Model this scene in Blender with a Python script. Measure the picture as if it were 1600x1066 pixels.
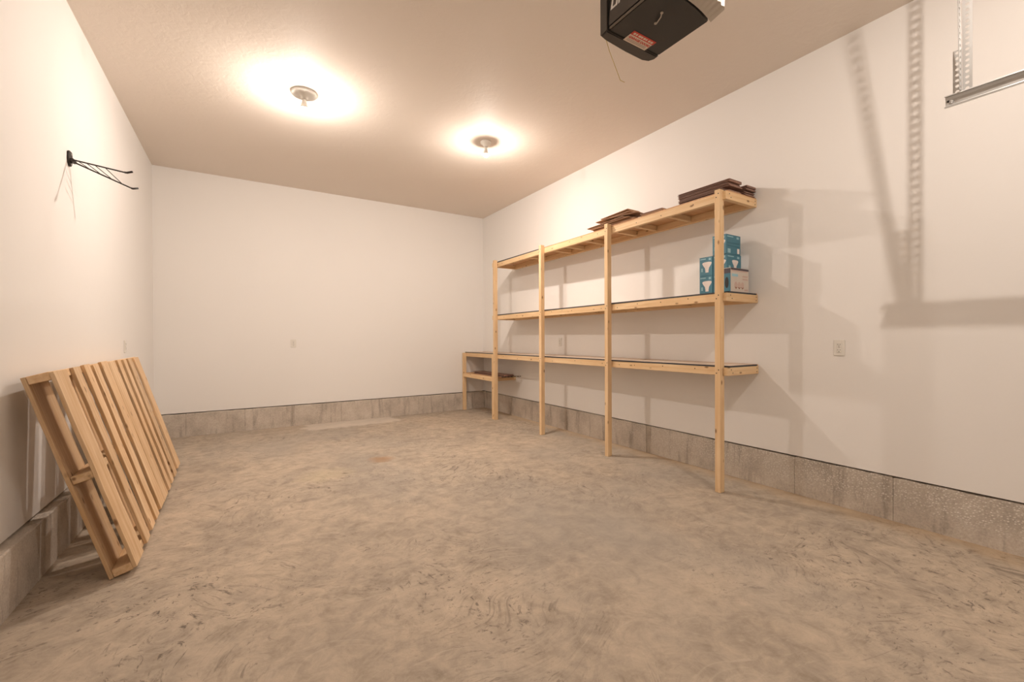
import bpy, bmesh, math, random
from mathutils import Matrix, Vector
random.seed(7)
for o in list(bpy.data.objects): bpy.data.objects.remove(o)
S = bpy.context.scene
COL = S.collection

# ------------------------------------------------------------------ camera
YAW, PIT, ROL, FPX, CAMH = .5567, -.0044, -.0041, 675.07, 1.22
def cam_axes():
    c, s = math.cos(YAW), math.sin(YAW)
    x, z, y = Vector((c, -s, 0)), Vector((s, c, 0)), Vector((0, 0, -1))
    c, s = math.cos(PIT), math.sin(PIT); y, z = y*c+z*s, z*c-y*s
    c, s = math.cos(ROL), math.sin(ROL); x, y = x*c-y*s, x*s+y*c
    return x, y, z
ax, ay, az = cam_axes()
cd = bpy.data.cameras.new('camera'); cam = bpy.data.objects.new('camera', cd); COL.objects.link(cam)
M = Matrix((ax, -ay, -az)).transposed().to_4x4(); M.translation = (0, 0, CAMH)
cam.matrix_world = M
cd.sensor_width = 36; cd.lens = FPX/1600*36; cd.clip_start = .02
S.camera = cam

# ------------------------------------------------------------------ world, exposure, lamp powers
W = bpy.data.worlds.new('world'); S.world = W; W.use_nodes = True
W.node_tree.nodes['Background'].inputs[0].default_value = (1, .9, .8, 1)
W.node_tree.nodes['Background'].inputs[1].default_value = .02
S.view_settings.view_transform = 'Standard'; S.view_settings.look = 'None'
S.view_settings.gamma = 1; S.view_settings.exposure = 0.03
S.view_settings.use_curve_mapping = False
LAMP_COL = (1.0, .88, .785)
LAMP_W = {'globe': 90, 'bulb': 90, 'near': 64}      # radiant watts of the three ceiling lamps

# ------------------------------------------------------------------ room numbers (metres)
XL, XR, YB, YF, H, CB = -.938, 3.657, 6.839, -1.4, 3.378, .291

# ------------------------------------------------------------------ materials
def new_mat(name):
    m = bpy.data.materials.new(name); m.use_nodes = True
    nt = m.node_tree; b = nt.nodes['Principled BSDF']
    return m, nt, b
def N(nt, t, **kw):
    n = nt.nodes.new(t)
    for k, v in kw.items():
        if k.startswith('i_'): n.inputs[k[2:].replace('_', ' ')].default_value = v
        else: setattr(n, k, v)
    return n
def ramp(nt, src, stops):
    r = nt.nodes.new('ShaderNodeValToRGB'); e = r.color_ramp.elements
    while len(e) < len(stops): e.new(.5)
    for k, (p, c) in enumerate(stops):
        e[k].position = p; e[k].color = (*c, 1) if len(c) == 3 else c
    nt.links.new(src, r.inputs[0]); return r.outputs[0]
def mix(nt, fac, a, b, mode='MIX'):
    m = nt.nodes.new('ShaderNodeMix'); m.data_type = 'RGBA'; m.blend_type = mode
    for s, v in ((m.inputs[0], fac), (m.inputs[6], a), (m.inputs[7], b)):
        if hasattr(v, 'is_linked'): nt.links.new(v, s)
        elif isinstance(v, (int, float)): s.default_value = v
        else: s.default_value = (*v, 1)
    return m.outputs[2]
def bump(nt, b, h, strength, dist):
    n = nt.nodes.new('ShaderNodeBump'); n.inputs['Strength'].default_value = strength
    n.inputs['Distance'].default_value = dist
    nt.links.new(h, n.inputs['Height']); nt.links.new(n.outputs[0], b.inputs['Normal'])
def coords(nt, kind='Object', scale=(1, 1, 1), loc=(0, 0, 0)):
    t = nt.nodes.new('ShaderNodeTexCoord'); mp = nt.nodes.new('ShaderNodeMapping')
    mp.inputs['Scale'].default_value = scale; mp.inputs['Location'].default_value = loc
    nt.links.new(t.outputs[kind], mp.inputs[0]); return mp.outputs[0]
def noise(nt, vec, scale, detail=4, rough=.55, dist=0):
    n = nt.nodes.new('ShaderNodeTexNoise'); nt.links.new(vec, n.inputs['Vector'])
    n.inputs['Scale'].default_value = scale; n.inputs['Detail'].default_value = detail
    n.inputs['Roughness'].default_value = rough; n.inputs['Distortion'].default_value = dist
    return n.outputs[0]
def math_(nt, op, a, b=None, clamp=False):
    m = nt.nodes.new('ShaderNodeMath'); m.operation = op; m.use_clamp = clamp
    for s, v in zip(m.inputs, (a, b)):
        if v is None: continue
        if hasattr(v, 'is_linked'): nt.links.new(v, s)
        else: s.default_value = v
    return m.outputs[0]

def plain(name, col, rough=.5, metal=0, spec=.5):
    m, nt, b = new_mat(name)
    n = noise(nt, coords(nt), 12, 3)
    c = mix(nt, n, tuple(x*.93 for x in col), tuple(min(1, x*1.07) for x in col))
    nt.links.new(c, b.inputs['Base Color'])
    b.inputs['Roughness'].default_value = rough; b.inputs['Metallic'].default_value = metal
    b.inputs['Specular IOR Level'].default_value = spec
    return m

def paint(name, col, bscale, bstr, spec=.25):
    m, nt, b = new_mat(name); v = coords(nt)
    n = noise(nt, v, .8, 3)
    c = mix(nt, n, tuple(x*.985 for x in col), tuple(x*1.015 for x in col))
    sp = noise(nt, v, 9, 5, .7)
    c = mix(nt, ramp(nt, sp, [(.76, (0, 0, 0)), (.80, (.35, .35, .35))]), c, tuple(x*.78 for x in col))
    nt.links.new(c, b.inputs['Base Color'])
    b.inputs['Roughness'].default_value = .62; b.inputs['Specular IOR Level'].default_value = spec
    bump(nt, b, noise(nt, v, bscale, 3, .6, .6), bstr, .004)
    return m
MAT = {}
MAT['wall'] = paint('wall_paint', (.87, .845, .815), 38, .10)
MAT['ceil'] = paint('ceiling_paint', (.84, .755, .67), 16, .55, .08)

def make_floor():
    m, nt, b = new_mat('concrete_slab'); v = coords(nt)
    big = noise(nt, v, .55, 5, .6, .4)
    c = ramp(nt, big, [(.28, (.37, .32, .265)), (.45, (.445, .37, .29)), (.60, (.50, .41, .315)), (.8, (.47, .37, .27))])
    mid = noise(nt, v, 1.7, 7, .62, .6)
    c = mix(nt, ramp(nt, mid, [(.36, (.55, .55, .55)), (.54, (0, 0, 0))]), c, (.33, .275, .22))
    fine = noise(nt, v, 9, 7, .74, .4)
    c = mix(nt, .55, c, ramp(nt, fine, [(.32, (.28, .27, .25)), (.5, (.5, .5, .5)), (.68, (.70, .69, .67))]), 'OVERLAY')
    # trowel strokes: a noise stretched along directions that wander over the slab
    wn = nt.nodes.new('ShaderNodeTexNoise'); wn.inputs['Scale'].default_value = .9; wn.inputs['Detail'].default_value = 2
    nt.links.new(v, wn.inputs['Vector'])
    ws = nt.nodes.new('ShaderNodeVectorMath'); ws.operation = 'SCALE'; ws.inputs['Scale'].default_value = 1.6
    nt.links.new(wn.outputs['Color'], ws.inputs[0])
    wa = nt.nodes.new('ShaderNodeVectorMath'); wa.operation = 'ADD'
    nt.links.new(v, wa.inputs[0]); nt.links.new(ws.outputs[0], wa.inputs[1])
    wm = nt.nodes.new('ShaderNodeMapping'); wm.inputs['Scale'].default_value = (10, 40, 1); wm.inputs['Rotation'].default_value = (0, 0, .5)
    nt.links.new(wa.outputs[0], wm.inputs[0])
    stroke = noise(nt, wm.outputs[0], 1.0, 6, .68, .5)
    patch = noise(nt, coords(nt, 'Object', (1, 1, 1), (4, 2, 0)), .95, 5, .6, .4)
    pm = ramp(nt, patch, [(.41, (.05, .05, .05)), (.60, (1, 1, 1))])
    k = math_(nt, 'MULTIPLY', ramp(nt, stroke, [(.31, (1, 1, 1)), (.44, (0, 0, 0))]), pm)
    c = mix(nt, math_(nt, 'MULTIPLY', k, .78), c, (.16, .13, .105))
    sp = noise(nt, wa.outputs[0], 24, 5, .74, .8)
    c = mix(nt, math_(nt, 'MULTIPLY', ramp(nt, sp, [(.36, (1, 1, 1)), (.425, (0, 0, 0))]), math_(nt, 'MULTIPLY', pm, .85)), c, (.13, .105, .085))
    c = mix(nt, ramp(nt, stroke, [(.56, (0, 0, 0)), (.72, (.45, .45, .45))]), c, (.60, .51, .41))
    grey = noise(nt, coords(nt, 'Object', (.7, .5, 1), (2, 8, 0)), .8, 3)
    c = mix(nt, ramp(nt, grey, [(.50, (0, 0, 0)), (.66, (.5, .5, .5))]), c, (.38, .345, .30))
    # position-fixed marks: new mortar patch at the back wall, rust spot, clay dust along the right kerb
    sx = nt.nodes.new('ShaderNodeSeparateXYZ'); nt.links.new(v, sx.inputs[0])
    wob = math_(nt, 'MULTIPLY', math_(nt, 'SUBTRACT', noise(nt, v, 5, 4), .5), .3)
    X_, Y_ = math_(nt, 'ADD', sx.outputs[0], wob), math_(nt, 'ADD', sx.outputs[1], wob)
    def band(a, lo, hi, soft):
        def mr(frm, to):
            n = nt.nodes.new('ShaderNodeMapRange'); n.interpolation_type = 'SMOOTHSTEP'
            n.inputs['From Min'].default_value = frm; n.inputs['From Max'].default_value = to
            nt.links.new(a, n.inputs['Value']); return n.outputs[0]
        return math_(nt, 'MULTIPLY', mr(lo, lo+soft), mr(hi, hi-soft))
    pat = math_(nt, 'MULTIPLY', band(X_, .66, 2.05, .10), band(Y_, 6.32, 7.3, .10))
    c = mix(nt, math_(nt, 'MULTIPLY', pat, .55), c, (.74, .66, .57))
    def blob(cx, cy, rx, ry):
        a = math_(nt, 'DIVIDE', math_(nt, 'SUBTRACT', X_, cx), rx); d = math_(nt, 'DIVIDE', math_(nt, 'SUBTRACT', Y_, cy), ry)
        r = math_(nt, 'ADD', math_(nt, 'MULTIPLY', a, a), math_(nt, 'MULTIPLY', d, d))
        return math_(nt, 'SUBTRACT', 1.0, r, True)
    c = mix(nt, math_(nt, 'MULTIPLY', blob(1.18, 4.45, .17, .13), .75), c, (.38, .22, .11))
    c = mix(nt, math_(nt, 'MULTIPLY', blob(.43, 3.62, .12, .05), .5), c, (.2, .17, .14))
    c = mix(nt, math_(nt, 'MULTIPLY', blob(.62, 4.2, .28, .22), .3), c, (.62, .52, .33))
    dust = band(X_, 3.42, 4.6, .26)
    c = mix(nt, math_(nt, 'MULTIPLY', dust, .5), c, (.53, .36, .20))
    nt.links.new(c, b.inputs['Base Color'])
    b.inputs['Roughness'].default_value = .72; b.inputs['Specular IOR Level'].default_value = .3
    hsum = math_(nt, 'SUBTRACT', math_(nt, 'MULTIPLY', fine, .6), math_(nt, 'MULTIPLY', k, .5))
    bump(nt, b, hsum, .15, .003)
    return m
MAT['floor'] = make_floor()

def make_curb(name, aggregate):
    m, nt, b = new_mat(name); v = coords(nt)
    n1 = noise(nt, v, 3.5, 6, .65)
    c = ramp(nt, n1, [(.3, (.44, .385, .325)), (.5, (.58, .51, .435)), (.7, (.67, .60, .52))])
    st = noise(nt, coords(nt, 'Object', (5, 5, .7)), 2.2, 4, .6)
    c = mix(nt, ramp(nt, st, [(.34, (.5, .5, .5)), (.46, (0, 0, 0))]), c, (.24, .20, .16))
    f = noise(nt, v, 90, 3, .7)
    c = mix(nt, .35, c, ramp(nt, f, [(.3, (.25, .25, .25)), (.7, (.75, .75, .75))]), 'OVERLAY')
    hgt = f
    if aggregate:
        vo = nt.nodes.new('ShaderNodeTexVoronoi'); vo.inputs['Scale'].default_value = 78
        vo.inputs['Randomness'].default_value = 1
        nt.links.new(v, vo.inputs['Vector'])
        sx = nt.nodes.new('ShaderNodeSeparateXYZ'); nt.links.new(v, sx.inputs[0])
        up = nt.nodes.new('ShaderNodeMapRange'); up.inputs['From Min'].default_value = .06; up.inputs['From Max'].default_value = .15
        nt.links.new(math_(nt, 'ADD', sx.outputs[2], math_(nt, 'MULTIPLY', math_(nt, 'SUBTRACT', n1, .5), .25)), up.inputs['Value'])
        sy = nt.nodes.new('ShaderNodeMapRange'); sy.inputs['From Min'].default_value = 4.6; sy.inputs['From Max'].default_value = 2.2
        nt.links.new(sx.outputs[1], sy.inputs['Value'])
        peb = ramp(nt, vo.outputs['Distance'], [(.20, (1, 1, 1)), (.50, (0, 0, 0))])
        sep = nt.nodes.new('ShaderNodeSeparateColor'); nt.links.new(vo.outputs['Color'], sep.inputs[0])
        pick = ramp(nt, sep.outputs[0], [(.25, (0, 0, 0)), (.8, (1, 1, 1))])
        w = math_(nt, 'MULTIPLY', math_(nt, 'MULTIPLY', math_(nt, 'MULTIPLY', peb, pick), up.outputs[0]), sy.outputs[0])
        c = mix(nt, math_(nt, 'MULTIPLY', math_(nt, 'MULTIPLY', up.outputs[0], sy.outputs[0]), .15), c, (.30, .26, .22))
        c = mix(nt, math_(nt, 'MULTIPLY', w, .95), c, (.82, .77, .70))
        hgt = math_(nt, 'ADD', w, math_(nt, 'MULTIPLY', f, .5))
    nt.links.new(c, b.inputs['Base Color'])
    b.inputs['Roughness'].default_value = .85; b.inputs['Specular IOR Level'].default_value = .25
    bump(nt, b, hgt, .45, .006)
    return m
MAT['curb'] = make_curb('formed_concrete', False)
MAT['curb_agg'] = make_curb('pebbly_concrete', True)

def wood(name, light, dark, knot, var=.12, rough=.6, knots=True, grain=1.0):
    """grain runs along local X of every board; each board gets its own offset and tint"""
    m, nt, b = new_mat(name)
    t = nt.nodes.new('ShaderNodeTexCoord'); oi = nt.nodes.new('ShaderNodeObjectInfo')
    off = nt.nodes.new('ShaderNodeVectorMath'); off.operation = 'ADD'
    sc = nt.nodes.new('ShaderNodeVectorMath'); sc.operation = 'SCALE'; sc.inputs[0].default_value = (37, 19, 53)
    nt.links.new(oi.outputs['Random'], sc.inputs['Scale'])
    nt.links.new(t.outputs['Object'], off.inputs[0]); nt.links.new(sc.outputs[0], off.inputs[1])
    def mp(s):
        q = nt.nodes.new('ShaderNodeMapping'); q.inputs['Scale'].default_value = s
        nt.links.new(off.outputs[0], q.inputs[0]); return q.outputs[0]
    g = noise(nt, mp((1.6, 42, 42)), 1.0, 5, .6, .6)
    c = ramp(nt, g, [(.25, dark), (.45, tuple((a+d)/2 for a, d in zip(light, dark))), (.62, light)])
    c = mix(nt, 1-grain, c, light)
    blot = noise(nt, mp((2.2, 8, 8)), 1.0, 4, .6)
    c = mix(nt, ramp(nt, blot, [(.35, (.5, .5, .5)), (.6, (0, 0, 0))]), c, dark)
    if knots:
        vo = nt.nodes.new('ShaderNodeTexVoronoi'); vo.inputs['Scale'].default_value = 1.0
        nt.links.new(mp((6, 13, 13)), vo.inputs['Vector'])
        c = mix(nt, ramp(nt, vo.outputs['Distance'], [(.06, (.85, .85, .85)), (.15, (0, 0, 0))]), c, knot)
    tint = nt.nodes.new('ShaderNodeHueSaturation')
    mr = nt.nodes.new('ShaderNodeMapRange'); mr.inputs['To Min'].default_value = 1-var; mr.inputs['To Max'].default_value = 1+var
    nt.links.new(oi.outputs['Random'], mr.inputs['Value']); nt.links.new(mr.outputs[0], tint.inputs['Value'])
    nt.links.new(c, tint.inputs['Color']); nt.links.new(tint.outputs[0], b.inputs['Base Color'])
    b.inputs['Roughness'].default_value = rough; b.inputs['Specular IOR Level'].default_value = .3
    bump(nt, b, g, .12, .002)
    return m
MAT['pine'] = wood('framing_pine', (.86, .64, .395), (.71, .46, .235), (.22, .10, .04), .06)
MAT['deckwood'] = wood('sheathing', (.66, .40, .22), (.52, .28, .13), (.3, .15, .06), .04, knots=False)
MAT['decktop'] = wood('deck_sheet', (.70, .58, .47), (.62, .49, .38), (.5, .3, .2), .02, knots=False)
MAT['pallet'] = wood('pallet_wood', (.80, .59, .38), (.60, .37, .18), (.22, .10, .04), .14)
MAT['laminate'] = wood('dark_laminate', (.33, .195, .145), (.205, .11, .08), (.1, .05, .03), .30, .45, False)
MAT['tanplank'] = wood('tan_plank', (.56, .35, .21), (.40, .22, .12), (.25, .12, .06), .25, .5, False)
MAT['edge'] = plain('dark_edge_band', (.035, .038, .045), .45)
MAT['screw'] = plain('dark_screw', (.05, .04, .035), .4, .6)
MAT['white_plastic'] = plain('white_plastic', (.80, .77, .71), .35)
MAT['slot'] = plain('slot_dark', (.02, .02, .02), .5)
MAT['blacksteel'] = plain('black_steel', (.030, .024, .020), .45, .3)
MAT['galv'] = plain('galvanised_steel', (.58, .58, .57), .38, .85)
MAT['opener'] = plain('opener_black', (.030, .027, .024), .42)
MAT['opener_side'] = plain('opener_side', (.060, .052, .045), .38)
MAT['trimgrey'] = plain('opener_trim', (.17, .145, .12), .35)
MAT['groove'] = plain('groove_black', (.006, .006, .006), .6)
MAT['lens'] = plain('lens_cream', (.55, .48, .40), .4)
MAT['letter'] = plain('letter_white', (.82, .80, .76), .4)
MAT['sticker'] = plain('sticker_cream', (.80, .68, .56), .5)
MAT['sticker_red'] = plain('sticker_red', (.66, .07, .045), .5)
MAT['sticker_grey'] = plain('sticker_print', (.52, .40, .33), .5)
MAT['cord'] = plain('cord_yellow', (.62, .47, .12), .6)
MAT['teal'] = plain('teal_card', (.055, .20, .275), .42)
MAT['teal_dark'] = plain('teal_dark_card', (.03, .15, .215), .42)
MAT['bulbprint'] = plain('bulb_print', (.82, .74, .70), .5)
MAT['lightblue'] = plain('pale_blue_print', (.30, .52, .60), .5)
MAT['greycard'] = plain('pale_card', (.62, .55, .48), .5)
MAT['darkcard'] = plain('dark_card', (.07, .055, .07), .45)
MAT['brownprint'] = plain('brown_print', (.30, .14, .08), .5)
MAT['pinkprint'] = plain('pink_print', (.58, .42, .36), .5)
MAT['stripmetal'] = plain('dark_strip_metal', (.07, .05, .035), .45, .4)

def emit(name, watts, area):
    m, nt, b = new_mat(name)
    b.inputs['Base Color'].default_value = (.9, .88, .84, 1)
    b.inputs['Emission Color'].default_value = (*LAMP_COL, 1)
    b.inputs['Emission Strength'].default_value = watts/(math.pi*area)
    return m

# ------------------------------------------------------------------ mesh helpers
WM = {}          # world matrices of objects built so far
def link(name, me, mat, parent=None, mw=None, smooth=False):
    o = bpy.data.objects.new(name, me); COL.objects.link(o)
    if mat is not None and me is not None and not me.materials:
        me.materials.append(MAT[mat] if isinstance(mat, str) else mat)
    mw = mw or Matrix.Identity(4)
    WM[o.name] = mw
    if parent is not None:
        o.parent = parent; o.matrix_basis = WM[parent.name].inverted() @ mw
    else: o.matrix_basis = mw
    if smooth and me is not None:
        for p in me.polygons: p.use_smooth = True
    return o
def empty(name, loc, label, cat, group=None):
    o = link(name, None, None, None, Matrix.Translation(loc)); o.empty_display_size = .05
    return tag(o, label, cat, group)
def tag(o, label=None, cat=None, group=None, kind=None):
    if label: o['label'] = label
    if cat: o['category'] = cat
    if group: o['group'] = group
    if kind: o['kind'] = kind
    return o
def bm_mesh(bm, name):
    bmesh.ops.recalc_face_normals(bm, faces=bm.faces)
    me = bpy.data.meshes.new(name); bm.to_mesh(me); bm.free(); return me
def bm_box(bm, lo, hi):
    vs = [bm.verts.new((x, y, z)) for x in (lo[0], hi[0]) for y in (lo[1], hi[1]) for z in (lo[2], hi[2])]
    for f in ((0, 1, 3, 2), (4, 6, 7, 5), (0, 4, 5, 1), (2, 3, 7, 6), (0, 2, 6, 4), (1, 5, 7, 3)):
        bm.faces.new([vs[i] for i in f])
    return vs
def frame(p, xd, yd):
    """matrix with origin p, local X along xd, local Y as near as possible to yd"""
    xd = Vector(xd).normalized(); zd = xd.cross(Vector(yd)).normalized(); yd = zd.cross(xd)
    m = Matrix((xd, yd, zd)).transposed().to_4x4(); m.translation = p
    return m
_cache = {}
def box_mesh(l, w, t, bev=.002, mat=None):
    key = (round(l, 4), round(w, 4), round(t, 4), bev, mat)
    if key in _cache: return _cache[key]
    bm = bmesh.new(); bm_box(bm, (-l/2, -w/2, -t/2), (l/2, w/2, t/2))
    if bev: bmesh.ops.bevel(bm, geom=bm.edges[:], offset=bev, segments=1, affect='EDGES')
    me = bm_mesh(bm, 'board'); _cache[key] = me; return me
def board(name, c, xd, yd, l, w, t, mat, parent=None, bev=.002):
    return link(name, box_mesh(l, w, t, bev, mat), mat, parent, frame(Vector(c), xd, yd))
def board_ends(name, a, b, yd, w, t, mat, parent=None, bev=.002):
    a, b = Vector(a), Vector(b)
    return board(name, (a+b)/2, b-a, yd, (b-a).length, w, t, mat, parent, bev)
def abox(name, lo, hi, mat, parent=None, bev=0, kind=None):
    """axis aligned box, mesh kept in world axes about its own centre"""
    lo, hi = Vector(lo), Vector(hi); c = (lo+hi)/2; d = hi-lo
    o = link(name, box_mesh(d.x, d.y, d.z, bev, mat), mat, parent, Matrix.Translation(c))
    if kind: o['kind'] = kind
    return o
def tube_mesh(pts, r, seg=8):
    bm = bmesh.new(); rings = []
    pts = [Vector(p) for p in pts]
    for i, p in enumerate(pts):
        d = (pts[min(i+1, len(pts)-1)]-pts[max(i-1, 0)]).normalized()
        u = d.orthogonal().normalized() if i == 0 else (u-d*u.dot(d)).normalized()
        v = d.cross(u); rr = r[i] if isinstance(r, (list, tuple)) else r
        rings.append([bm.verts.new(p+(u*math.cos(a)+v*math.sin(a))*rr) for a in [2*math.pi*k/seg for k in range(seg)]])
    for a, b in zip(rings, rings[1:]):
        for k in range(seg): bm.faces.new((a[k], a[(k+1) % seg], b[(k+1) % seg], b[k]))
    bm.faces.new(rings[0][::-1]); bm.faces.new(rings[-1])
    return bm_mesh(bm, 'tube')
def lathe_mesh(prof, seg=32):
    bm = bmesh.new(); rings = []
    for r, z in prof:
        rings.append([bm.verts.new((max(r, 1e-4)*math.cos(2*math.pi*k/seg), max(r, 1e-4)*math.sin(2*math.pi*k/seg), z)) for k in range(seg)])
    for a, b in zip(rings, rings[1:]):
        for k in range(seg): bm.faces.new((a[k], a[(k+1) % seg], b[(k+1) % seg], b[k]))
    bm.faces.new(rings[0]); bm.faces.new(rings[-1])
    return bm_mesh(bm, 'lathe')
def prism_mesh(poly, h):
    """polygon in local XY extruded 0..h along local Z"""
    bm = bmesh.new()
    a = [bm.verts.new((x, y, 0)) for x, y in poly]; b = [bm.verts.new((x, y, h)) for x, y in poly]
    n = len(poly)
    bm.faces.new(a[::-1]); bm.faces.new(b)
    for k in range(n): bm.faces.new((a[k], a[(k+1) % n], b[(k+1) % n], b[k]))
    return bm_mesh(bm, 'prism')
def text_mesh(body, size, bold=0.0, shear=0.0, depth=.0004):
    cu = bpy.data.curves.new('lettering', 'FONT'); cu.body = body; cu.size = size; cu.offset = bold
    cu.shear = shear; cu.extrude = depth; cu.resolution_u = 3; cu.align_x = 'LEFT'; cu.align_y = 'BOTTOM_BASELINE'
    o = bpy.data.objects.new('tmp', cu); COL.objects.link(o)
    bpy.context.view_layer.update()
    me = bpy.data.meshes.new_from_object(o.evaluated_get(bpy.context.evaluated_depsgraph_get()))
    bpy.data.objects.remove(o); return me

# ------------------------------------------------------------------ the room
T = .14
def struct(name, lo, hi, mat, bev=0):
    return abox(name, lo, hi, mat, None, bev, 'structure')
def grid_floor():
    bm = bmesh.new(); bm_box(bm, (XL-.4, YF-.3, -.12), (XR+.4, YB+.4, 0))
    o = link('floor', bm_mesh(bm, 'floor'), 'floor'); o['kind'] = 'structure'
grid_floor()
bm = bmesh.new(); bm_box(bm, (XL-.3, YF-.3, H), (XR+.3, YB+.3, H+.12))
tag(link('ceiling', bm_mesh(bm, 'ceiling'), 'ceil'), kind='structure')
def wallbox(name, lo, hi):
    bm = bmesh.new(); bm_box(bm, lo, hi); tag(link(name, bm_mesh(bm, name), 'wall'), kind='structure')
GAP = CB+.011
wallbox('wall_left', (XL-T, YF, GAP), (XL, YB, H))
wallbox('wall_right', (XR, YF, GAP), (XR+T, YB, H))
wallbox('wall_back', (XL-T, YB, GAP), (XR+T, YB+T, H))
wallbox('wall_front', (XL-T, YF-T, 0), (XR+T, YF, H))
# concrete kerb under the boards, cast in lengths with open joints
def kerb(name, lengths, lo_of, mat):
    e = link(name, None, None, None, Matrix.Identity(4)); e['kind'] = 'structure'
    for i, (a, b) in enumerate(lengths):
        lo, hi = lo_of(a, b, i)
        bm = bmesh.new(); bm_box(bm, lo, hi)
        # slightly uneven arris along the top
        bmesh.ops.subdivide_edges(bm, edges=[ed for ed in bm.edges if ed.calc_length() > .4], cuts=12, use_grid_fill=True)
        bmesh.ops.bevel(bm, geom=[ed for ed in bm.edges if all(v.co.z > CB-.001 for v in ed.verts) and ed.is_boundary is False and len({round(f.normal.z, 1) for f in ed.link_faces}) > 1], offset=.006, segments=1, affect='EDGES')
        rnd = random.Random(i*13+len(name))
        for v in bm.verts:
            if v.co.z > CB*.6: v.co.z += rnd.uniform(-.004, .002)
        link('curb_segment', bm_mesh(bm, 'curb_segment'), mat, e)
J = .0012
ys = [YF, -.9, .2, 1.098, 1.702, 3.163, 3.684, 4.718, 5.9, YB]
kerb('baseboard_right', list(zip(ys, ys[1:])), lambda a, b, i: ((XR+.004, a+J, 0), (XR+.3, b-J, CB)), 'curb_agg')
xs = [XL-.3, -.62, .017, .609, 1.24, 2.442, XR+.003]
kerb('baseboard_back', list(zip(xs, xs[1:])), lambda a, b, i: ((a+J, YB-.012, 0), (b-J, YB+.3, CB)), 'curb')
yl = [YF, .9, 2.62, 4.1, 5.4, YB-.013]
kerb('baseboard_left', list(zip(yl, yl[1:])), lambda a, b, i: ((XL-.3, a+J, 0), (XL+(.072 if i < 2 else .048), b-J, CB)), 'curb')

# ------------------------------------------------------------------ ceiling lamps
def lamp(kind, x, y, label):
    globe = kind == 'globe'
    e = empty('ceiling_lamp', (x, y, H), label, 'lamp', 'ceiling lamps')
    R = .105 if globe else .058
    base = lathe_mesh([(R, 0), (R, -.012), (R*.93, -.022), (.034, -.030), (.027, -.052), (.024, -.056), (.002, -.056)], 36)
    link('lampholder', base, 'white_plastic', e, Matrix.Translation((x, y, H)), True)
    # opaque collar, shaped to block upward light, that widens from the socket, then the frosted dome that gives the light
    r, zc, start = {'globe': (.036, -.135, 1.68), 'bulb': (.034, -.128, 1.92), 'near': (.017, -.118, 1.85)}[kind]
    lip = {'globe': 1.01, 'bulb': 1.0, 'near': 1.4}[kind]      # rim of the collar, sized to screen the ceiling from the dome
    rs, zs = r*math.sin(start), zc+r*math.cos(start)
    link('bulb_collar', lathe_mesh([(.0135, -.050), (.0145, -.066), (rs*.80, zs+.022), (rs*lip, zs+.002), (rs*lip, zs-.001), (rs*.98, zs)], 24), 'white_plastic', e, Matrix.Translation((x, y, H)), True)
    prof = [(r*math.sin(start+(math.pi-start)*k/8), zc+r*math.cos(start+(math.pi-start)*k/8)) for k in range(9)]
    me = lathe_mesh(prof, 18)
    area = sum(p.area for p in me.polygons)
    link('bulb', me, emit('bulb_'+kind, LAMP_W[kind], area), e, Matrix.Translation((x, y, H)), True)
    for s in (-1, 1):
        link('screw', lathe_mesh([(.004, -.004), (.004, 0), (.001, .0)], 8), 'screw', e, Matrix.Translation((x+s*R*.8, y, H-.018)))
lamp('globe', .466, 4.165, 'glaring round ceiling lamp with broad white base, nearer the left wall')
lamp('bulb', 2.265, 4.165, 'small bare bulb in a white ceiling holder, nearer the shelving')
lamp('near', 2.27, .25, 'small bare bulb in a ceiling holder beside the garage door track')

# ------------------------------------------------------------------ wall outlets
def outlet(p, n, label):
    """p centre on the wall, n outward normal"""
    n = Vector(n); e = empty('wall_outlet', p, label, 'outlet', 'wall outlets')
    m = frame(Vector(p)+n*.003, (0, 0, 1), n.cross(Vector((0, 0, 1))))   # local X up, local Z = +-n
    flip = 1 if m.to_3x3() @ Vector((0, 0, 1)) == n else (1 if (m.to_3x3() @ Vector((0, 0, 1))).dot(n) > 0 else -1)
    link('plate', box_mesh(.114, .070, .006, .002, 'white_plastic'), 'white_plastic', e, m)
    for s in (-1, 1):
        f = link('receptacle', box_mesh(.033, .028, .004, .0015, 'lens'), 'white_plastic', e, m @ Matrix.Translation((s*.0195, 0, flip*.0035)))
        for q in (-1, 1):
            link('slot', box_mesh(.008, .0025, .001, 0, 'slot'), 'slot', f, m @ Matrix.Translation((s*.0195+.004, q*.0065, flip*.0056)))
        link('slot', box_mesh(.005, .005, .001, 0, 'slot'), 'slot', f, m @ Matrix.Translation((s*.0195-.008, 0, flip*.0056)))
    link('screw', box_mesh(.004, .004, .001, 0, 'slot'), 'screw', e, m @ Matrix.Translation((0, 0, flip*.0034)))
outlet((XR, 1.400, 1.148), (-1, 0, 0), 'white outlet on the right wall past the near end of the shelving')
outlet((XR, 4.635, 1.178), (-1, 0, 0), 'white outlet on the wall behind the shelving, just above its bench')
outlet((.606, YB, 1.170), (0, -1, 0), 'white outlet on the back wall above the concrete curb')
outlet((XL, 5.335, 1.165), (1, 0, 0), 'white outlet on the left wall just above the leaning pallet')

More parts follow.
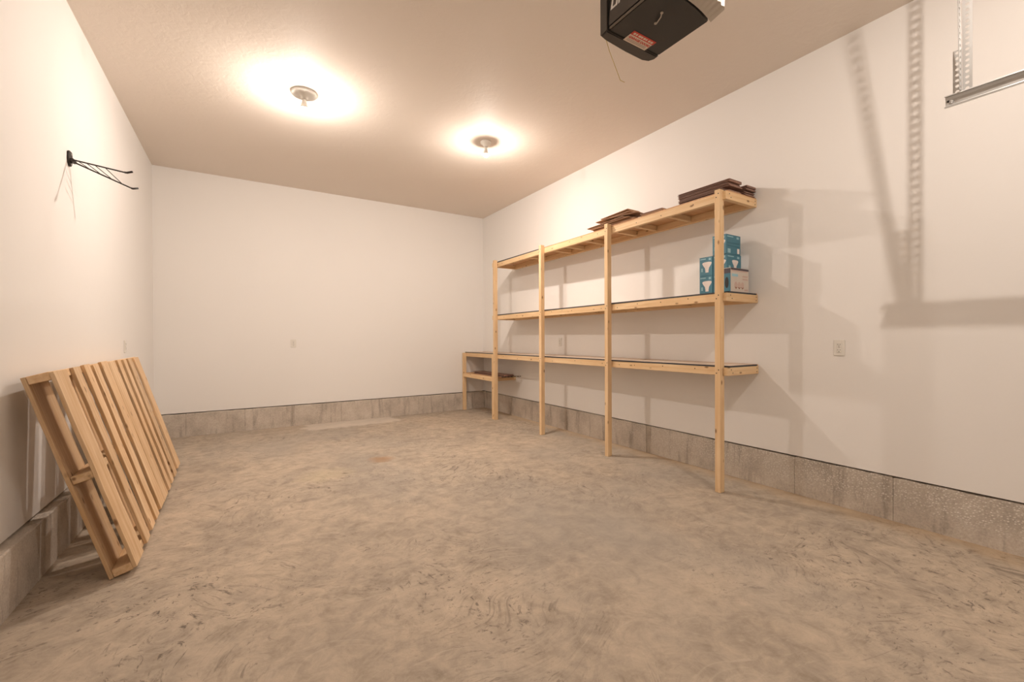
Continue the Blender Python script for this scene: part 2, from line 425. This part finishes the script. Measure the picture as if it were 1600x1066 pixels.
# ------------------------------------------------------------------ wooden shelving
def fx(y): return 3.180+(y-2.03)*.0104          # front line of the posts
def fdir(): return Vector((.0104, 1, 0)).normalized()
PW, PD, RH, RT = .046, .056, .064, .038
Z_BENCH, Z_MID, Z_TOP = .988, 1.578, 2.378      # tops of the rails
sh = empty('shelving_unit', (3.40, 4.4, 0), 'long pine shelving with bench, two upper shelves and posts along right wall', 'shelving')
PY = [2.017, 3.262, 4.452, 5.668]
for y, zt in zip(PY, (2.393, 2.408, 2.412, 2.412)):
    board_ends('post', (fx(y)+PD/2, y+PW/2, 0), (fx(y)+PD/2, y+PW/2, zt), (0, 1, 0), PW, PD, 'pine', sh)
ya = PY[3]+PW+.001
board_ends('leg', (fx(ya)+PD/2, ya+PW/2, 0), (fx(ya)+PD/2, ya+PW/2, Z_BENCH-.002), (0, 1, 0), PW, PD, 'pine', sh)
yl0 = YB-.062
board_ends('leg', (fx(yl0)+PD/2, yl0+PW/2, 0), (fx(yl0)+PD/2, yl0+PW/2, Z_BENCH-.002), (0, 1, 0), PW, PD, 'pine', sh)
RX = PD+.001                                    # rails sit right behind the posts
def tier(zt, y0, y1, cuts, cross, band, deckmat, dark_ranges):
    zc = zt-RH/2
    pts = [y0+.0385]+cuts+[y1]
    for a, b in zip(pts, pts[1:]):
        board_ends('front_rail', (fx(a)+RX+RT/2, a+.0006, zc), (fx(b)+RX+RT/2, b-.0006, zc), (0, 0, 1), RH, RT, 'pine', sh)
    for a, b in zip(pts, pts[1:]):
        board_ends('back_rail', (XR-.003-RT/2, a+.0006, zc), (XR-.003-RT/2, b-.0006, zc), (0, 0, 1), RH, RT, 'pine', sh)
    xa, xb = fx(y0)+.034, XR-.003
    board_ends('end_rail', (xa, y0+RT/2, zc), (xb, y0+RT/2, zc), (0, 0, 1), RH, RT, 'pine', sh)
    for y in cross:
        board_ends('cross_piece', (fx(y)+RX+RT+.001, y, zc+.006), (XR-.003-RT-.001, y, zc+.006), (0, 0, 1), RH-.014, RT, 'pine', sh)
    # deck sheets with dark edge banding on the near end and front
    dp = [y0+.006]+cuts+[y1]
    for a, b in zip(dp, dp[1:]):
        xm0, xm1 = fx((a+b)/2)+RX+.006, XR-.022
        d = abox('deck_board', (xm0, a+.001, zt+.0005), (xm1, b-.001, zt+.0115), deckmat, sh)
        abox('back_strip', (XR-.0215, a+.001, zt+.0005), (XR-.0015, b-.001, zt+.013), 'deckwood', sh)
        if any(lo <= (a+b)/2 <= hi for lo, hi in dark_ranges):
            bs = abox('edge_band', (xm0-.0045, a+.001, zt+.0005), (xm0-.0003, b-.001, zt+.0135), 'edge', d)
            if a == dp[0] and band:
                abox('edge_band', (xm0-.0045, a-.0035, zt+.0005), (xm1, a+.0007, zt+.0135), 'edge', d)
E1 = PY[3]+PW
tier(Z_BENCH, 1.975, YB-.016, [3.285, 4.475, 5.70], [2.6, 3.26, 3.9, 4.48, 5.1, 5.68, 6.3], True, 'decktop', [(0, 9)])
tier(Z_MID, 1.980, E1, [3.285, 4.475], [2.6, 3.26, 3.9, 4.48, 5.1], True, 'decktop', [(0, 9)])
tier(Z_TOP, 1.988, E1, [3.285, 4.475], [2.6, 3.0, 3.26, 3.75, 4.1, 4.35, 4.9], False, 'deckwood', [(4.4, 9)])
for zt in (Z_MID, Z_TOP):                       # far end rails, projecting a little past the last post
    board_ends('end_rail', (fx(E1)+.012, E1+.002+RT/2, zt-RH/2), (XR-.003, E1+.002+RT/2, zt-RH/2), (0, 0, 1), RH, RT, 'pine', sh)
# little shelf under the bench in the corner
zl = .638
y0, y1 = ya+PW+.001, YB-.016
board_ends('lower_rail', (fx(y0)+.02, y0, zl-.032), (fx(yl0)+.02, yl0-.001, zl-.032), (0, 0, 1), RH, .036, 'pine', sh)
board_ends('back_rail', (XR-.022, y0, zl-.032), (XR-.022, y1, zl-.032), (0, 0, 1), RH, RT, 'pine', sh)
abox('deck_board', (fx(6)+.045, y0+.002, zl-.006), (XR-.043, y1, zl+.004), 'deckwood', sh)
board_ends('cross_piece', (fx(y0)+.041, y0+.03, zl-.042), (XR-.043, y0+.03, zl-.042), (0, 0, 1), RH-.02, RT, 'pine', sh)
# screw heads on rails and posts
bm = bmesh.new()
def screw(p, n):
    n = Vector(n); u = n.orthogonal().normalized(); v = n.cross(u)
    vs = [bm.verts.new(Vector(p)+n*.0009+(u*math.cos(a)+v*math.sin(a))*.0048) for a in [math.pi*k/4 for k in range(8)]]
    ws = [bm.verts.new(Vector(p)-n*.001+(u*math.cos(a)+v*math.sin(a))*.0048) for a in [math.pi*k/4 for k in range(8)]]
    bm.faces.new(vs)
    for k in range(8): bm.faces.new((vs[k], vs[(k+1) % 8], ws[(k+1) % 8], ws[k]))
for zt, y0 in ((Z_BENCH, 1.975), (Z_MID, 1.980), (Z_TOP, 1.988)):
    for xq, dz in ((3.262, .018), (3.283, .044), (3.63, .017), (3.628, .046)): screw((xq, y0, zt-dz), (0, -1, 0))
    for y in (2.3, 2.6, 2.95, 3.2, 3.45, 3.9, 4.3, 4.62, 5.1, 5.5): screw((fx(y)+RX, y+random.uniform(-.05, .05), zt-random.uniform(.018, .046)), (-1, 0, 0))
    for y in PY[:3]:
        screw((fx(y), y+.013, zt-.018), (-1, 0, 0)); screw((fx(y), y+.031, zt-.045), (-1, 0, 0))
o = link('screw_heads', bm_mesh(bm, 'screw_heads'), 'screw', sh); o['kind'] = 'stuff'

# ------------------------------------------------------------------ planks on the shelves
def plank(c, yaw, l, w, t, mat, label, group, tilt=(0, 0)):
    m = Matrix.Translation(c) @ Matrix.Rotation(math.pi/2+yaw, 4, 'Z') @ Matrix.Rotation(tilt[0], 4, 'Y') @ Matrix.Rotation(tilt[1], 4, 'X')
    # plank: board, with a tongue along one edge
    o = link('laminate_plank', box_mesh(l, w, t, .0015, mat), mat, None, m)
    tg = link('tongue', box_mesh(l, .012, t*.35, 0, mat), mat, o, m @ Matrix.Translation((0, w/2+.0055, -t*.05)))
    return tag(o, label, 'plank', group)
rnd = random.Random(3)
zt = Z_TOP+.0125
t = .0102
ORD = ['lowest', 'second', 'third', 'fourth', 'fifth', 'sixth', 'seventh', 'eighth', 'ninth']
offs_a = [.012, .016, .050, .058, .004, .010, .016, -.002, .004]
def olab(k, n, col):
    if k == 0: return 'lowest dark brown plank of the %s column at the near shelf end' % col
    if k == n-1: return 'uppermost dark brown plank of the %s column at the near shelf end' % col
    return '%s dark brown plank from the bottom in the %s column at near shelf end' % (ORD[k], col)
GP = 'dark planks at the near end of the top shelf'
for k in range(9):
    plank((3.388-.002*k+rnd.uniform(-.005, .005), 2.237+offs_a[k]*.5+rnd.uniform(-.003, .003), zt+t*(k+.5)+.0012*k), rnd.uniform(-.006, .006), .475-offs_a[k], .168, t, 'laminate', olab(k, 9, 'front'), GP)
for k in range(8):
    plank((3.563+.0035*k, 2.228+rnd.uniform(-.012, .012), zt+t*(k+.5)+.0012*k), rnd.uniform(-.006, .006), .47+rnd.uniform(-.02, .01), .130, t, 'laminate', olab(k, 8, 'back'), GP)
TL = [ # x, y, z, yaw, length, width, tilt
 (3.39, 3.215, .0055, .02, .62, .16, (0, 0), 'tan plank lying flat at the bottom of the loose pile above the third post'),
 (3.378, 3.275, .0175, -.03, .60, .17, (0, 0), 'tan plank second from the bottom of the loose pile on top shelf'),
 (3.368, 3.29, .0295, .04, .60, .17, (0, 0), 'tan plank third from the bottom of the loose pile on top shelf'),
 (3.355, 3.325, .0435, -.05, .58, .17, (0, 0), 'tan plank fourth from the bottom of the loose pile on top shelf'),
 (3.350, 3.375, .0575, -.03, .55, .17, (.012, 0), 'tan plank poking farthest left out of the loose pile on top shelf'),
 (3.345, 3.17, .0800, .17, .42, .17, (-.02, .0), 'tan plank slewed outward over the shelf edge in the loose pile'),
 (3.365, 3.28, .1010, .03, .48, .16, (.02, 0), 'tan plank second from the top of the loose pile on top shelf'),
 (3.36, 3.25, .1180, -.04, .40, .16, (.02, .03), 'short brown plank topping the loose pile above the third post'),
 (3.405, 2.765, .0055, .02, .25, .17, (0, 0), 'brown plank under the small stack just right of the third post'),
 (3.400, 2.785, .0175, -.015, .27, .18, (0, 0), 'brown plank second up in the small stack right of the third post'),
 (3.395, 2.785, .0295, .01, .25, .17, (0, 0), 'brown plank third up in the small stack right of the third post'),
 (3.395, 2.80, .0415, .03, .25, .17, (0, 0), 'dark brown plank capping the small stack right of the third post'),
]
for x, y, z, yaw, l, w, ti, lab in TL:
    plank((x, y, zt+z), yaw, l, w, .0105, 'laminate' if 'dark' in lab else 'tanplank', lab, 'loose brown planks on the top shelf', ti)
z0 = zl+.0045
for k, (yc, l, xc, dz, lab) in enumerate(((6.08, .96, 3.40, 0, 'lowest brown plank on the little shelf under the bench'),
                           (6.06, .98, 3.415, .0040, 'middle brown plank on the little shelf under the bench'),
                           (6.08, .98, 3.41, .0044, 'uppermost brown plank on the little shelf under the bench'))):
    plank((xc, yc, z0+.0055+.0112*k+dz), .012*(k-1), l, .17, .0105, 'laminate', lab, 'planks on the little shelf under the bench')
# perforated strip sticking out past the shelf
def ladder(bm, l, w, t, pitch, hw, hl, m=Matrix.Identity(4)):
    """flat perforated strip along X: two edge rails and rungs between the holes"""
    n = max(1, int(l/pitch)); s = l/n
    def bx(a, b):
        for v in bm_box(bm, a, b): v.co = m @ v.co
    e = (w-hw)/2
    bx((0, -w/2, 0), (l, -w/2+e, t)); bx((0, w/2-e, 0), (l, w/2, t))
    for k in range(n+1):
        a = max(0, k*s-(s-hl)/2); b = min(l, k*s+(s-hl)/2)
        bx((a, -w/2+e, 0), (b, w/2-e, t))
def hole_strip(bm, l, w, t, pitch, r, m=Matrix.Identity(4), off=0):
    """strip along X with a row of eight-sided holes"""
    n = max(1, int(round(l/pitch))); s = l/n
    def q(vs): bm.faces.new([bm.verts.new(m @ Vector(v)) for v in vs])
    for k in range(n):
        cx = (k+.5)*s
        circ = [(cx+r*math.cos(a), off+r*math.sin(a)) for a in [math.pi/8+math.pi/4*j for j in range(8)]]
        sq = [(cx+s/2, w/2), (cx-s/2, w/2), (cx-s/2, -w/2), (cx+s/2, -w/2)]
        for z in (0, t):
            P = lambda p: (p[0], p[1], z)
            for j in range(4):
                A, B = sq[j], sq[(j+1) % 4]
                c0, c1, c2 = circ[(2*j) % 8], circ[(2*j+1) % 8], circ[(2*j+2) % 8]
                q([P(A), P(B), P(c2), P(c1)]); q([P(A), P(c1), P(c0)])
        for j in range(8):
            a, b = circ[j], circ[(j+1) % 8]
            q([(*a, 0), (*b, 0), (*b, t), (*a, t)])
        for y in (-w/2, w/2):
            q([(cx-s/2, y, 0), (cx+s/2, y, 0), (cx+s/2, y, t), (cx-s/2, y, t)])
    for x in (0, l): q([(x, -w/2, 0), (x, w/2, 0), (x, w/2, t), (x, -w/2, t)])
zs_ = z0+.0112
st = empty('perforated_strip', (3.43, 5.575, zs_), 'thin dark perforated metal strip clamped between the planks under the bench', 'strip')
m = frame(Vector((3.286, 5.580, zs_)), (1, -.03, 0), (0, 1, 0))
bm = bmesh.new(); hole_strip(bm, .33, .030, .0025, .045, .0095)
link('web', bm_mesh(bm, 'web'), 'stripmetal', st, m)
bm = bmesh.new(); ladder(bm, .33, .012, .002, .055, .007, .032)
link('lip', bm_mesh(bm, 'lip'), 'stripmetal', st, m @ Matrix.Translation((0, -.0152, -.004)) @ Matrix.Rotation(math.pi/2, 4, 'X'))

# ------------------------------------------------------------------ light-bulb cartons on the middle shelf
ZD = Z_MID+.0120
def flat(name, poly, mat, parent, m, d=.0006):
    return link(name, prism_mesh(poly, d), mat, parent, m)
def bulb_poly(s):
    r = []
    prof = [(-.16, -.50), (-.17, -.30), (-.22, -.05), (-.42, .22), (-.50, .38), (-.44, .48), (-.2, .52)]
    pts = prof+[(-x, y) for x, y in prof[::-1]]
    return [(x*s, y*s) for x, y in pts][::-1]
BL, BWX, BHH = .121, .205, .1615
def carton(x0, y0, k, label):
    z0 = ZD+k*(BHH+.0008)
    e = empty('bulb_carton', (x0+BWX/2, y0+BL/2, z0), label, 'box', 'teal light bulb cartons')
    abox('carton_body', (x0, y0, z0), (x0+BWX, y0+BL, z0+BHH), 'teal', e, .0012)
    # printed faces: local X right, local Y up, local Z out
    mx = Matrix(((0, 0, -1, x0), (-1, 0, 0, y0+BL/2), (0, 1, 0, z0+BHH/2), (0, 0, 0, 1)))
    my = Matrix(((1, 0, 0, x0+BWX/2), (0, 0, -1, y0), (0, 1, 0, z0+BHH/2), (0, 0, 0, 1)))
    for m, w, top in ((mx, BL, False), (my, BWX, k == 2)):
        def rect(n, x, y, a, b, mat): flat(n, [(x-a/2, y-b/2), (x+a/2, y-b/2), (x+a/2, y+b/2), (x-a/2, y+b/2)], mat, e, m)
        rect('brand_line', -w*.22, BHH*.40, w*.42, .008, 'lightblue')
        rect('badge', w*.30, BHH*.37, w*.16, .018, 'lightblue')
        if not top:
            flat('bulb_picture', [(x+w*.08, y-.008) for x, y in bulb_poly(.088)], 'bulbprint', e, m)
            rect('caption', -w*.30, -BHH*.17, w*.12, .03, 'lightblue')
        else:
            rect('text_panel', 0, .012, w*.82, .012, 'teal_dark'); rect('text_panel', 0, -.012, w*.82, .012, 'teal_dark')
            rect('icon', -w*.30, -BHH*.33, w*.2, .034, 'lightblue'); rect('icon', w*.34, -BHH*.30, w*.15, .042, 'bulbprint')
xb = 3.362
carton(xb, 2.200, 0, 'teal light bulb carton at the far bottom of the stack, left of post')
carton(xb, 2.200, 1, 'teal light bulb carton on the far side of stack, left of post, upper one')
carton(xb+.006, 2.0765, 0, 'teal light bulb carton at the bottom behind the pale box and post')
carton(xb+.006, 2.0765, 1, 'teal light bulb carton in the middle layer right of the post')
carton(xb-.002, 2.0765, 2, 'teal light bulb carton alone on top of the stack right of the post')
# pale box
x0, x1, y0, y1, z0, z1 = 3.308, 3.562, 2.006, 2.073, ZD, ZD+.197
e = empty('product_box', ((x0+x1)/2, (y0+y1)/2, z0), 'pale grey retail box with dark top band in front of teal cartons', 'box')
abox('carton_body', (x0, y0, z0), (x1, y1, z1), 'greycard', e, .0012)
my = Matrix(((1, 0, 0, (x0+x1)/2), (0, 0, -1, y0), (0, 1, 0, (z0+z1)/2), (0, 0, 0, 1)))
mx = Matrix(((0, 0, -1, x0), (-1, 0, 0, (y0+y1)/2), (0, 1, 0, (z0+z1)/2), (0, 0, 0, 1)))
def rect(n, m, x, y, a, b, mat): return flat(n, [(x-a/2, y-b/2), (x+a/2, y-b/2), (x+a/2, y+b/2), (x-a/2, y+b/2)], mat, e, m)
rect('top_band', my, .0, .089, .25, .016, 'darkcard'); rect('sub_band', my, -.005, .075, .22, .010, 'pinkprint')
rect('label_panel', my, -.07, .040, .085, .022, 'lightblue'); rect('text_panel', my, .075, .035, .075, .012, 'pinkprint')
rect('text_panel', my, .075, .012, .075, .012, 'pinkprint'); rect('text_panel', my, .09, -.075, .05, .014, 'pinkprint')
for k in range(3):
    cx = -.055+.046*k
    ring = [(cx+.021*math.cos(a), -.038+.026*math.sin(a)) for a in [2*math.pi*j/16 for j in range(16)]]
    flat('lamp_picture', ring, 'pinkprint', e, my)
    flat('lamp_base', [(cx-.02, -.055), (cx, -.071), (cx+.02, -.055), (cx+.012, -.053), (cx, -.060), (cx-.012, -.053)], 'brownprint', e, my, .0009)
rect('side_panel', mx, 0, -.022, .064, .152, 'teal'); rect('side_band', mx, 0, .074, .064, .040, 'darkcard')
flat('window', [(.016*math.cos(a), -.02+.045*math.sin(a)) for a in [2*math.pi*j/18 for j in range(18)]], 'slot', e, mx, .0010)

# ------------------------------------------------------------------ pallet leaning on the left wall
LEAN = math.atan2(.307, 1.043); PL, PT, BT = 1.087, .115, .017
yawp = -.020
ydir = Vector((yawp, 1, 0)).normalized()
xh = Vector((ydir.y, -ydir.x, 0))                       # horizontal, towards the room
up = (-xh*math.sin(LEAN)+Vector((0, 0, math.cos(LEAN)))).normalized()
nn = (xh*math.cos(LEAN)+Vector((0, 0, math.sin(LEAN)))).normalized()
O = Vector((-.584, 2.945, .002))
LEN = 2.27
def PP(a, s, n): return O+ydir*a+up*s+nn*n
pal = empty('pallet', tuple(PP(LEN/2, 0, 0)), 'long slatted wooden pallet leaning on its edge against the left wall', 'pallet')
def slat(name, a0, w, n0, th, s0=0, s1=PL, skew=0):
    A, B = PP(a0+w/2, s0, n0+th/2), PP(a0+w/2+skew, s1, n0+th/2)
    # rough, waney edges: a few cuts along the board, jittered
    me_l = (B-A).length; bm = bmesh.new(); bm_box(bm, (-me_l/2, -w/2, -th/2), (me_l/2, w/2, th/2))
    bmesh.ops.subdivide_edges(bm, edges=[e_ for e_ in bm.edges if e_.calc_length() > .5], cuts=9)
    r2 = random.Random(int(a0*1000)+int(n0*1000))
    off = {}
    for v in bm.verts:
        k = (round(v.co.x, 3), v.co.y > 0)
        if k not in off: off[k] = (r2.uniform(-.0035, .002), r2.uniform(-.001, .001))
        v.co.y += off[k][0]*(1 if v.co.y > 0 else -1); v.co.z += off[k][1]
    bmesh.ops.bevel(bm, geom=[e_ for e_ in bm.edges if len(e_.link_faces) == 2 and e_.calc_face_angle(0) > .8], offset=.0016, segments=1, affect='EDGES')
    return link(name, bm_mesh(bm, name), 'pallet', pal, frame((A+B)/2, B-A, ydir))
FS = [(0, .195), (.318, .118), (.525, .122), (.716, .118), (.922, .172), (1.104, .215), (1.405, .105), (1.605, .105), (1.80, .150), (2.07, .20)]
for i, (a, w) in enumerate(FS):
    slat('front_slat', a, w, PT-BT, BT, random.uniform(-.003, .008), PL+random.uniform(-.008, .004), random.uniform(-.004, .004))
for a, w in ((0, .275), (.54, .14), (1.04, .14), (1.56, .14), (2.07, .20)):
    slat('back_slat', a, w, 0, BT)
for s, h in ((.0, .040), (PL/2-.02, .040), (PL-.040, .040)):
    A, B = PP(.004, s+h/2, PT/2), PP(LEN-.004, s+h/2, PT/2)
    board_ends('stringer', A, B, up, h, PT-2*BT-.001, 'pallet', pal, .003)

# ------------------------------------------------------------------ folding hanger on the left wall
HK = Vector((XL, 3.832, 2.383))
hk = empty('wall_hanger', tuple(HK), 'black folding two-armed wire hanger fixed high on the left wall', 'hanger')
poly = [(-.030, .040), (-.018, .047), (.018, .047), (.030, .040), (.034, .0), (.030, -.030), (.008, -.050), (-.008, -.050), (-.030, -.030), (-.034, .0)]
mp_ = Matrix(((0, 0, 1, XL+.0005), (1, 0, 0, HK.y), (0, 1, 0, HK.z), (0, 0, 0, 1)))
bm = bmesh.new(); me = prism_mesh(poly, .012); bm.from_mesh(me)
bmesh.ops.bevel(bm, geom=bm.edges[:], offset=.003, segments=1, affect='EDGES')
link('wall_plate', bm_mesh(bm, 'wall_plate'), 'blacksteel', hk, mp_)
link('pivot', tube_mesh([(XL+.022, HK.y-.026, HK.z-.012), (XL+.022, HK.y+.026, HK.z-.012)], .0115, 12), 'blacksteel', hk)
for z in (.028, -.034):
    link('screw', lathe_mesh([(.007, 0), (.006, .003), (.001, .0035)], 10), 'galv', hk, Matrix(((0, 0, 1, XL+.0125), (1, 0, 0, HK.y), (0, 1, 0, HK.z+z), (0, 0, 0, 1))))
A1 = [(XL+.022, HK.y-.020, HK.z-.010), (-.80, 3.779, 2.350), (-.650, 3.735, 2.3195), (-.638, 3.731, 2.3185), (-.609, 3.721, 2.327)]
A2 = [(XL+.022, HK.y+.020, HK.z-.014), (-.80, 3.914, 2.334), (-.660, 3.985, 2.2900), (-.652, 3.988, 2.2885), (-.624, 3.997, 2.299)]
for A in (A1, A2):
    arm = link('arm', tube_mesh(A, .0046, 10), 'blacksteel', hk, None, True)
    link('grip', tube_mesh(A[2:], .0064, 10), 'blacksteel', arm, None, True)
def on_arm(A, f):
    return Vector(A[0]).lerp(Vector(A[1]), f/.5) if f < .5 else Vector(A[1]).lerp(Vector(A[2]), (f-.5)/.5)
for f1, f2 in ((.12, .30), (.30, .50), (.48, .68), (.66, .85)):
    link('cross_wire', tube_mesh([on_arm(A1, f1), on_arm(A2, f2)], .0024, 6), 'blacksteel', hk)

# ------------------------------------------------------------------ garage door track with perforated angle hanger
tr = empty('door_track', (2.93, -.4, 2.34), 'galvanised garage door track end hanging from perforated angle at right', 'track')
z0, z1, xt, ye = 2.340, 2.394, 2.930, .678
bm = bmesh.new()
prof = [(-.016, z0+.003), (-.015, z0-.003), (0, z0), (.005, z0+.014), (.005, z1-.014), (0, z1), (-.015, z1+.002), (-.016, z1-.003)]
def sheet(bm, prof, ya_, yb_, th):
    inn = [(x+(.0), z) for x, z in prof]
    n = len(prof); nrm = []
    for i in range(n):
        a, b = Vector((*prof[max(0, i-1)],)), Vector((*prof[min(n-1, i+1)],)); d = (b-a).normalized(); nrm.append((-d.y, d.x))
    o2 = [(x+nx*th, z+nz*th) for (x, z), (nx, nz) in zip(prof, nrm)]
    loop = prof+o2[::-1]
    va = [bm.verts.new((xt+x, ya_, z)) for x, z in loop]; vb = [bm.verts.new((xt+x, yb_, z)) for x, z in loop]
    m_ = len(loop)
    for k in range(m_): bm.faces.new((va[k], va[(k+1) % m_], vb[(k+1) % m_], vb[k]))
    for k in range(n-1):
        for vv in (va, vb): bm.faces.new((vv[k], vv[k+1], vv[m_-2-k], vv[m_-1-k]))
sheet(bm, prof, YF+.05, ye, .0016)
link('channel', bm_mesh(bm, 'channel'), 'galv', tr)
mh = Matrix(((0, 0, -1, xt+.003), (1, 0, 0, ye-.022), (0, 1, 0, z0+.028), (0, 0, 0, 1)))
link('bolt', lathe_mesh([(.0085, 0), (.0085, .003), (.006, .006), (.001, .0065)], 12), 'galv', tr, mh)
link('bolt', lathe_mesh([(.005, 0), (.005, .002), (.001, .0025)], 10), 'slot', tr, mh @ Matrix.Translation((.012, .004, 0)))
# upright angle: one leg parallel to the track, one square to it
def strip_at(name, p, xd, yd, l, w, parent):
    bm = bmesh.new(); hole_strip(bm, l, w, .0022, .0265, .0076)
    return link(name, bm_mesh(bm, name), 'galv', parent, frame(Vector(p), xd, yd))
zb_, L_ = 2.368, H-2.368
strip_at('upright_leg', (xt+.007, .603, zb_), (0, 0, 1), (0, 1, 0), L_, .034, tr)
strip_at('upright_leg', (xt+.010, .6375, zb_), (0, 0, 1), (0, 1, 0), .24, .031, tr)
ba, bt = Vector((xt-.012, .6215, zb_+.035)), Vector((2.690, .586, H-.003))
strip_at('brace_leg', ba, bt-ba, (1, 0, 0), (bt-ba).length, .034, tr)

# ------------------------------------------------------------------ garage door opener
op = empty('garage_door_opener', (1.45, 1.2, 2.5), 'black garage door opener motor hanging from ceiling with red and white sticker', 'opener')
zb, zt_ = 2.50, 2.70
x0, x1, y0, y1 = 1.292, 1.608, 1.045, 1.306
def rounded(poly_bm, off, seg):
    bmesh.ops.bevel(poly_bm, geom=poly_bm.edges[:], offset=off, segments=seg, affect='EDGES')
# body: bottom outline, curved towards the lamp cover
arc = [(x0+(x1-x0)*k/8, y0+.020*((k-3.0)/4.5)**2) for k in range(9)]
outline = arc+[(x1, y1), (x0, y1)]
bm = bmesh.new(); me = prism_mesh(outline, zt_-zb); bm.from_mesh(me)
for v in bm.verts:
    if v.co.z > .1: v.co.x += (.018 if v.co.x < 1.4 else -.018)*1.0
bmesh.ops.bevel(bm, geom=[e_ for e_ in bm.edges if e_.calc_length() > .2 and abs(e_.verts[0].co.z-e_.verts[1].co.z) < .01 and e_.verts[0].co.z < .01 and abs(e_.verts[0].co.y-e_.verts[1].co.y) > .2], offset=.008, segments=2, affect='EDGES')
link('housing', bm_mesh(bm, 'housing'), 'opener', op, Matrix.Translation((0, 0, zb)))
# side skin carrying the lettering
th = math.atan2(.018, zt_-zb)
ms = Matrix(((0, math.sin(th), -math.cos(th), x0-.0012), (-1, 0, 0, y1), (0, math.cos(th), math.sin(th), zb+.010), (0, 0, 0, 1)))
sk = link('side_panel', prism_mesh([(.004, 0), (.245, 0), (.245, .17), (.004, .17)], .0035), 'opener_side', op, ms)
tm = text_mesh('LIFTMASTER', .056, .0018, .12)
link('lettering', tm, 'letter', sk, ms @ Matrix.Translation((.006, .064, .0038)))
board_ends('edge_trim', (x0+.002, y0+.012, zb+.0035), (x0+.002, y1-.002, zb+.0035), (0, 0, 1), .009, .009, 'trimgrey', op, .003)
# end cap beyond a groove
cap = [(x0-.004, 1.316), (x1-.002, 1.316), (x1-.001, 1.338), (1.594, 1.362), (1.560, 1.373), (1.45, 1.372), (1.33, 1.364), (x0-.002, 1.355)]
bm = bmesh.new(); me = prism_mesh(cap, .205); bm.from_mesh(me)
bmesh.ops.bevel(bm, geom=[e_ for e_ in bm.edges if e_.verts[0].co.z < .01 and e_.verts[1].co.z < .01], offset=.005, segments=2, affect='EDGES')
link('end_cap', bm_mesh(bm, 'end_cap'), 'opener_side', op, Matrix.Translation((0, 0, zb-.003)))
abox('groove', (x0+.004, y1-.001, zb+.004), (x1-.006, 1.3165, zt_-.004), 'groove', op)
# ribbed lamp cover
lensarc = [(x0+.01+(x1+.012-x0-.01)*k/24, y0-.004+.020*((k/3-3.0)/4.5)**2) for k in range(25)]
outer = [(x+(.0 if x < 1.55 else .014*(x-1.55)/.06), y-.050-(.006 if i % 2 else 0)) for i, (x, y) in enumerate(lensarc)]
bm = bmesh.new()
r0 = [bm.verts.new((x, y, zb+.004)) for x, y in lensarc]; r1 = [bm.verts.new((x, y, zb+.03)) for x, y in outer]; r2 = [bm.verts.new((x, y-.006, zt_-.02)) for x, y in outer]
r3 = [bm.verts.new((x, y, zt_-.02)) for x, y in lensarc]
for a, b in ((r0, r1), (r1, r2), (r2, r3), (r3, r0)):
    for k in range(24): bm.faces.new((a[k], a[k+1], b[k+1], b[k]))
for k in (0, 24): bm.faces.new((r0[k], r1[k], r2[k], r3[k]))
ln = link('lamp_cover', bm_mesh(bm, 'lamp_cover'), 'lens', op)
for k in range(5):
    x = 1.47+.03*k
    abox('vent_slot', (x, y0-.065, zb+.058), (x+.006, y0-.048, zb+.13), 'slot', ln)
# pull handle, sticker, cord
hd = link('bail', tube_mesh([(1.427, 1.181, zb-.001), (1.425, 1.176, zb-.008), (1.410, 1.142, zb-.009), (1.404, 1.132, zb-.001)], .0022, 8), 'lens', op)
for p in ((1.428, 1.182), (1.403, 1.131)):
    link('rivet', lathe_mesh([(.006, .0), (.006, -.003), (.001, -.004)], 10), 'lens', op, Matrix.Translation((*p, zb)))
mst = Matrix(((1, 0, 0, 1.387), (0, -1, 0, 1.259), (0, 0, -1, zb-.0004), (0, 0, 0, 1)))   # local X +x, local Y towards -y... seen from below
sx_, sy_ = .134, .062
mst = Matrix(((1, 0, 0, 1.387), (0, -1, 0, 1.3205), (0, 0, -1, zb-.0003), (0, 0, 0, 1)))
stk = link('sticker', prism_mesh([(0, 0), (sx_, 0), (sx_, sy_), (0, sy_)], .0006), 'sticker', op, mst)
link('sticker_header', prism_mesh([(0, sy_-.020), (sx_+.002, sy_-.020), (sx_+.002, sy_+.002), (0, sy_+.002)], .0009), 'sticker_red', stk, mst)
tm = text_mesh('GARAGE DOORS', .0165, .0005)
link('lettering', tm, 'sticker_red', stk, mst @ Matrix.Translation((.006, .024, .0010)))
for k, w in enumerate((.011, .008, .013, .010, .012, .007, .011, .012)):
    xx = .010+.0148*k
    link('header_print', prism_mesh([(xx, sy_-.015), (xx+w, sy_-.015), (xx+w, sy_-.005), (xx, sy_-.005)], .0012), 'sticker', stk, mst)
for yy in (.008, .015):
    link('footer_print', prism_mesh([(.010, yy), (sx_-.012, yy), (sx_-.012, yy+.004), (.010, yy+.004)], .0009), 'sticker_grey', stk, mst)
link('antenna_wire', tube_mesh([(1.327, 1.360, zb+.002), (1.345, 1.360, 2.462), (1.385, 1.360, 2.397), (1.409, 1.360, 2.358), (1.412, 1.360, 2.354), (1.437, 1.359, 2.3525)], .0013, 6), 'cord', op)
# hanging straps up to the ceiling
for x in (1.33, 1.57):
    bm = bmesh.new(); hole_strip(bm, H-zt_-.002, .03, .0022, .0265, .0058)
    link('hanging_strap', bm_mesh(bm, 'strap'), 'galv', op, frame(Vector((x, 1.2, zt_)), (0, 0, 1), (0, 1, 0)))
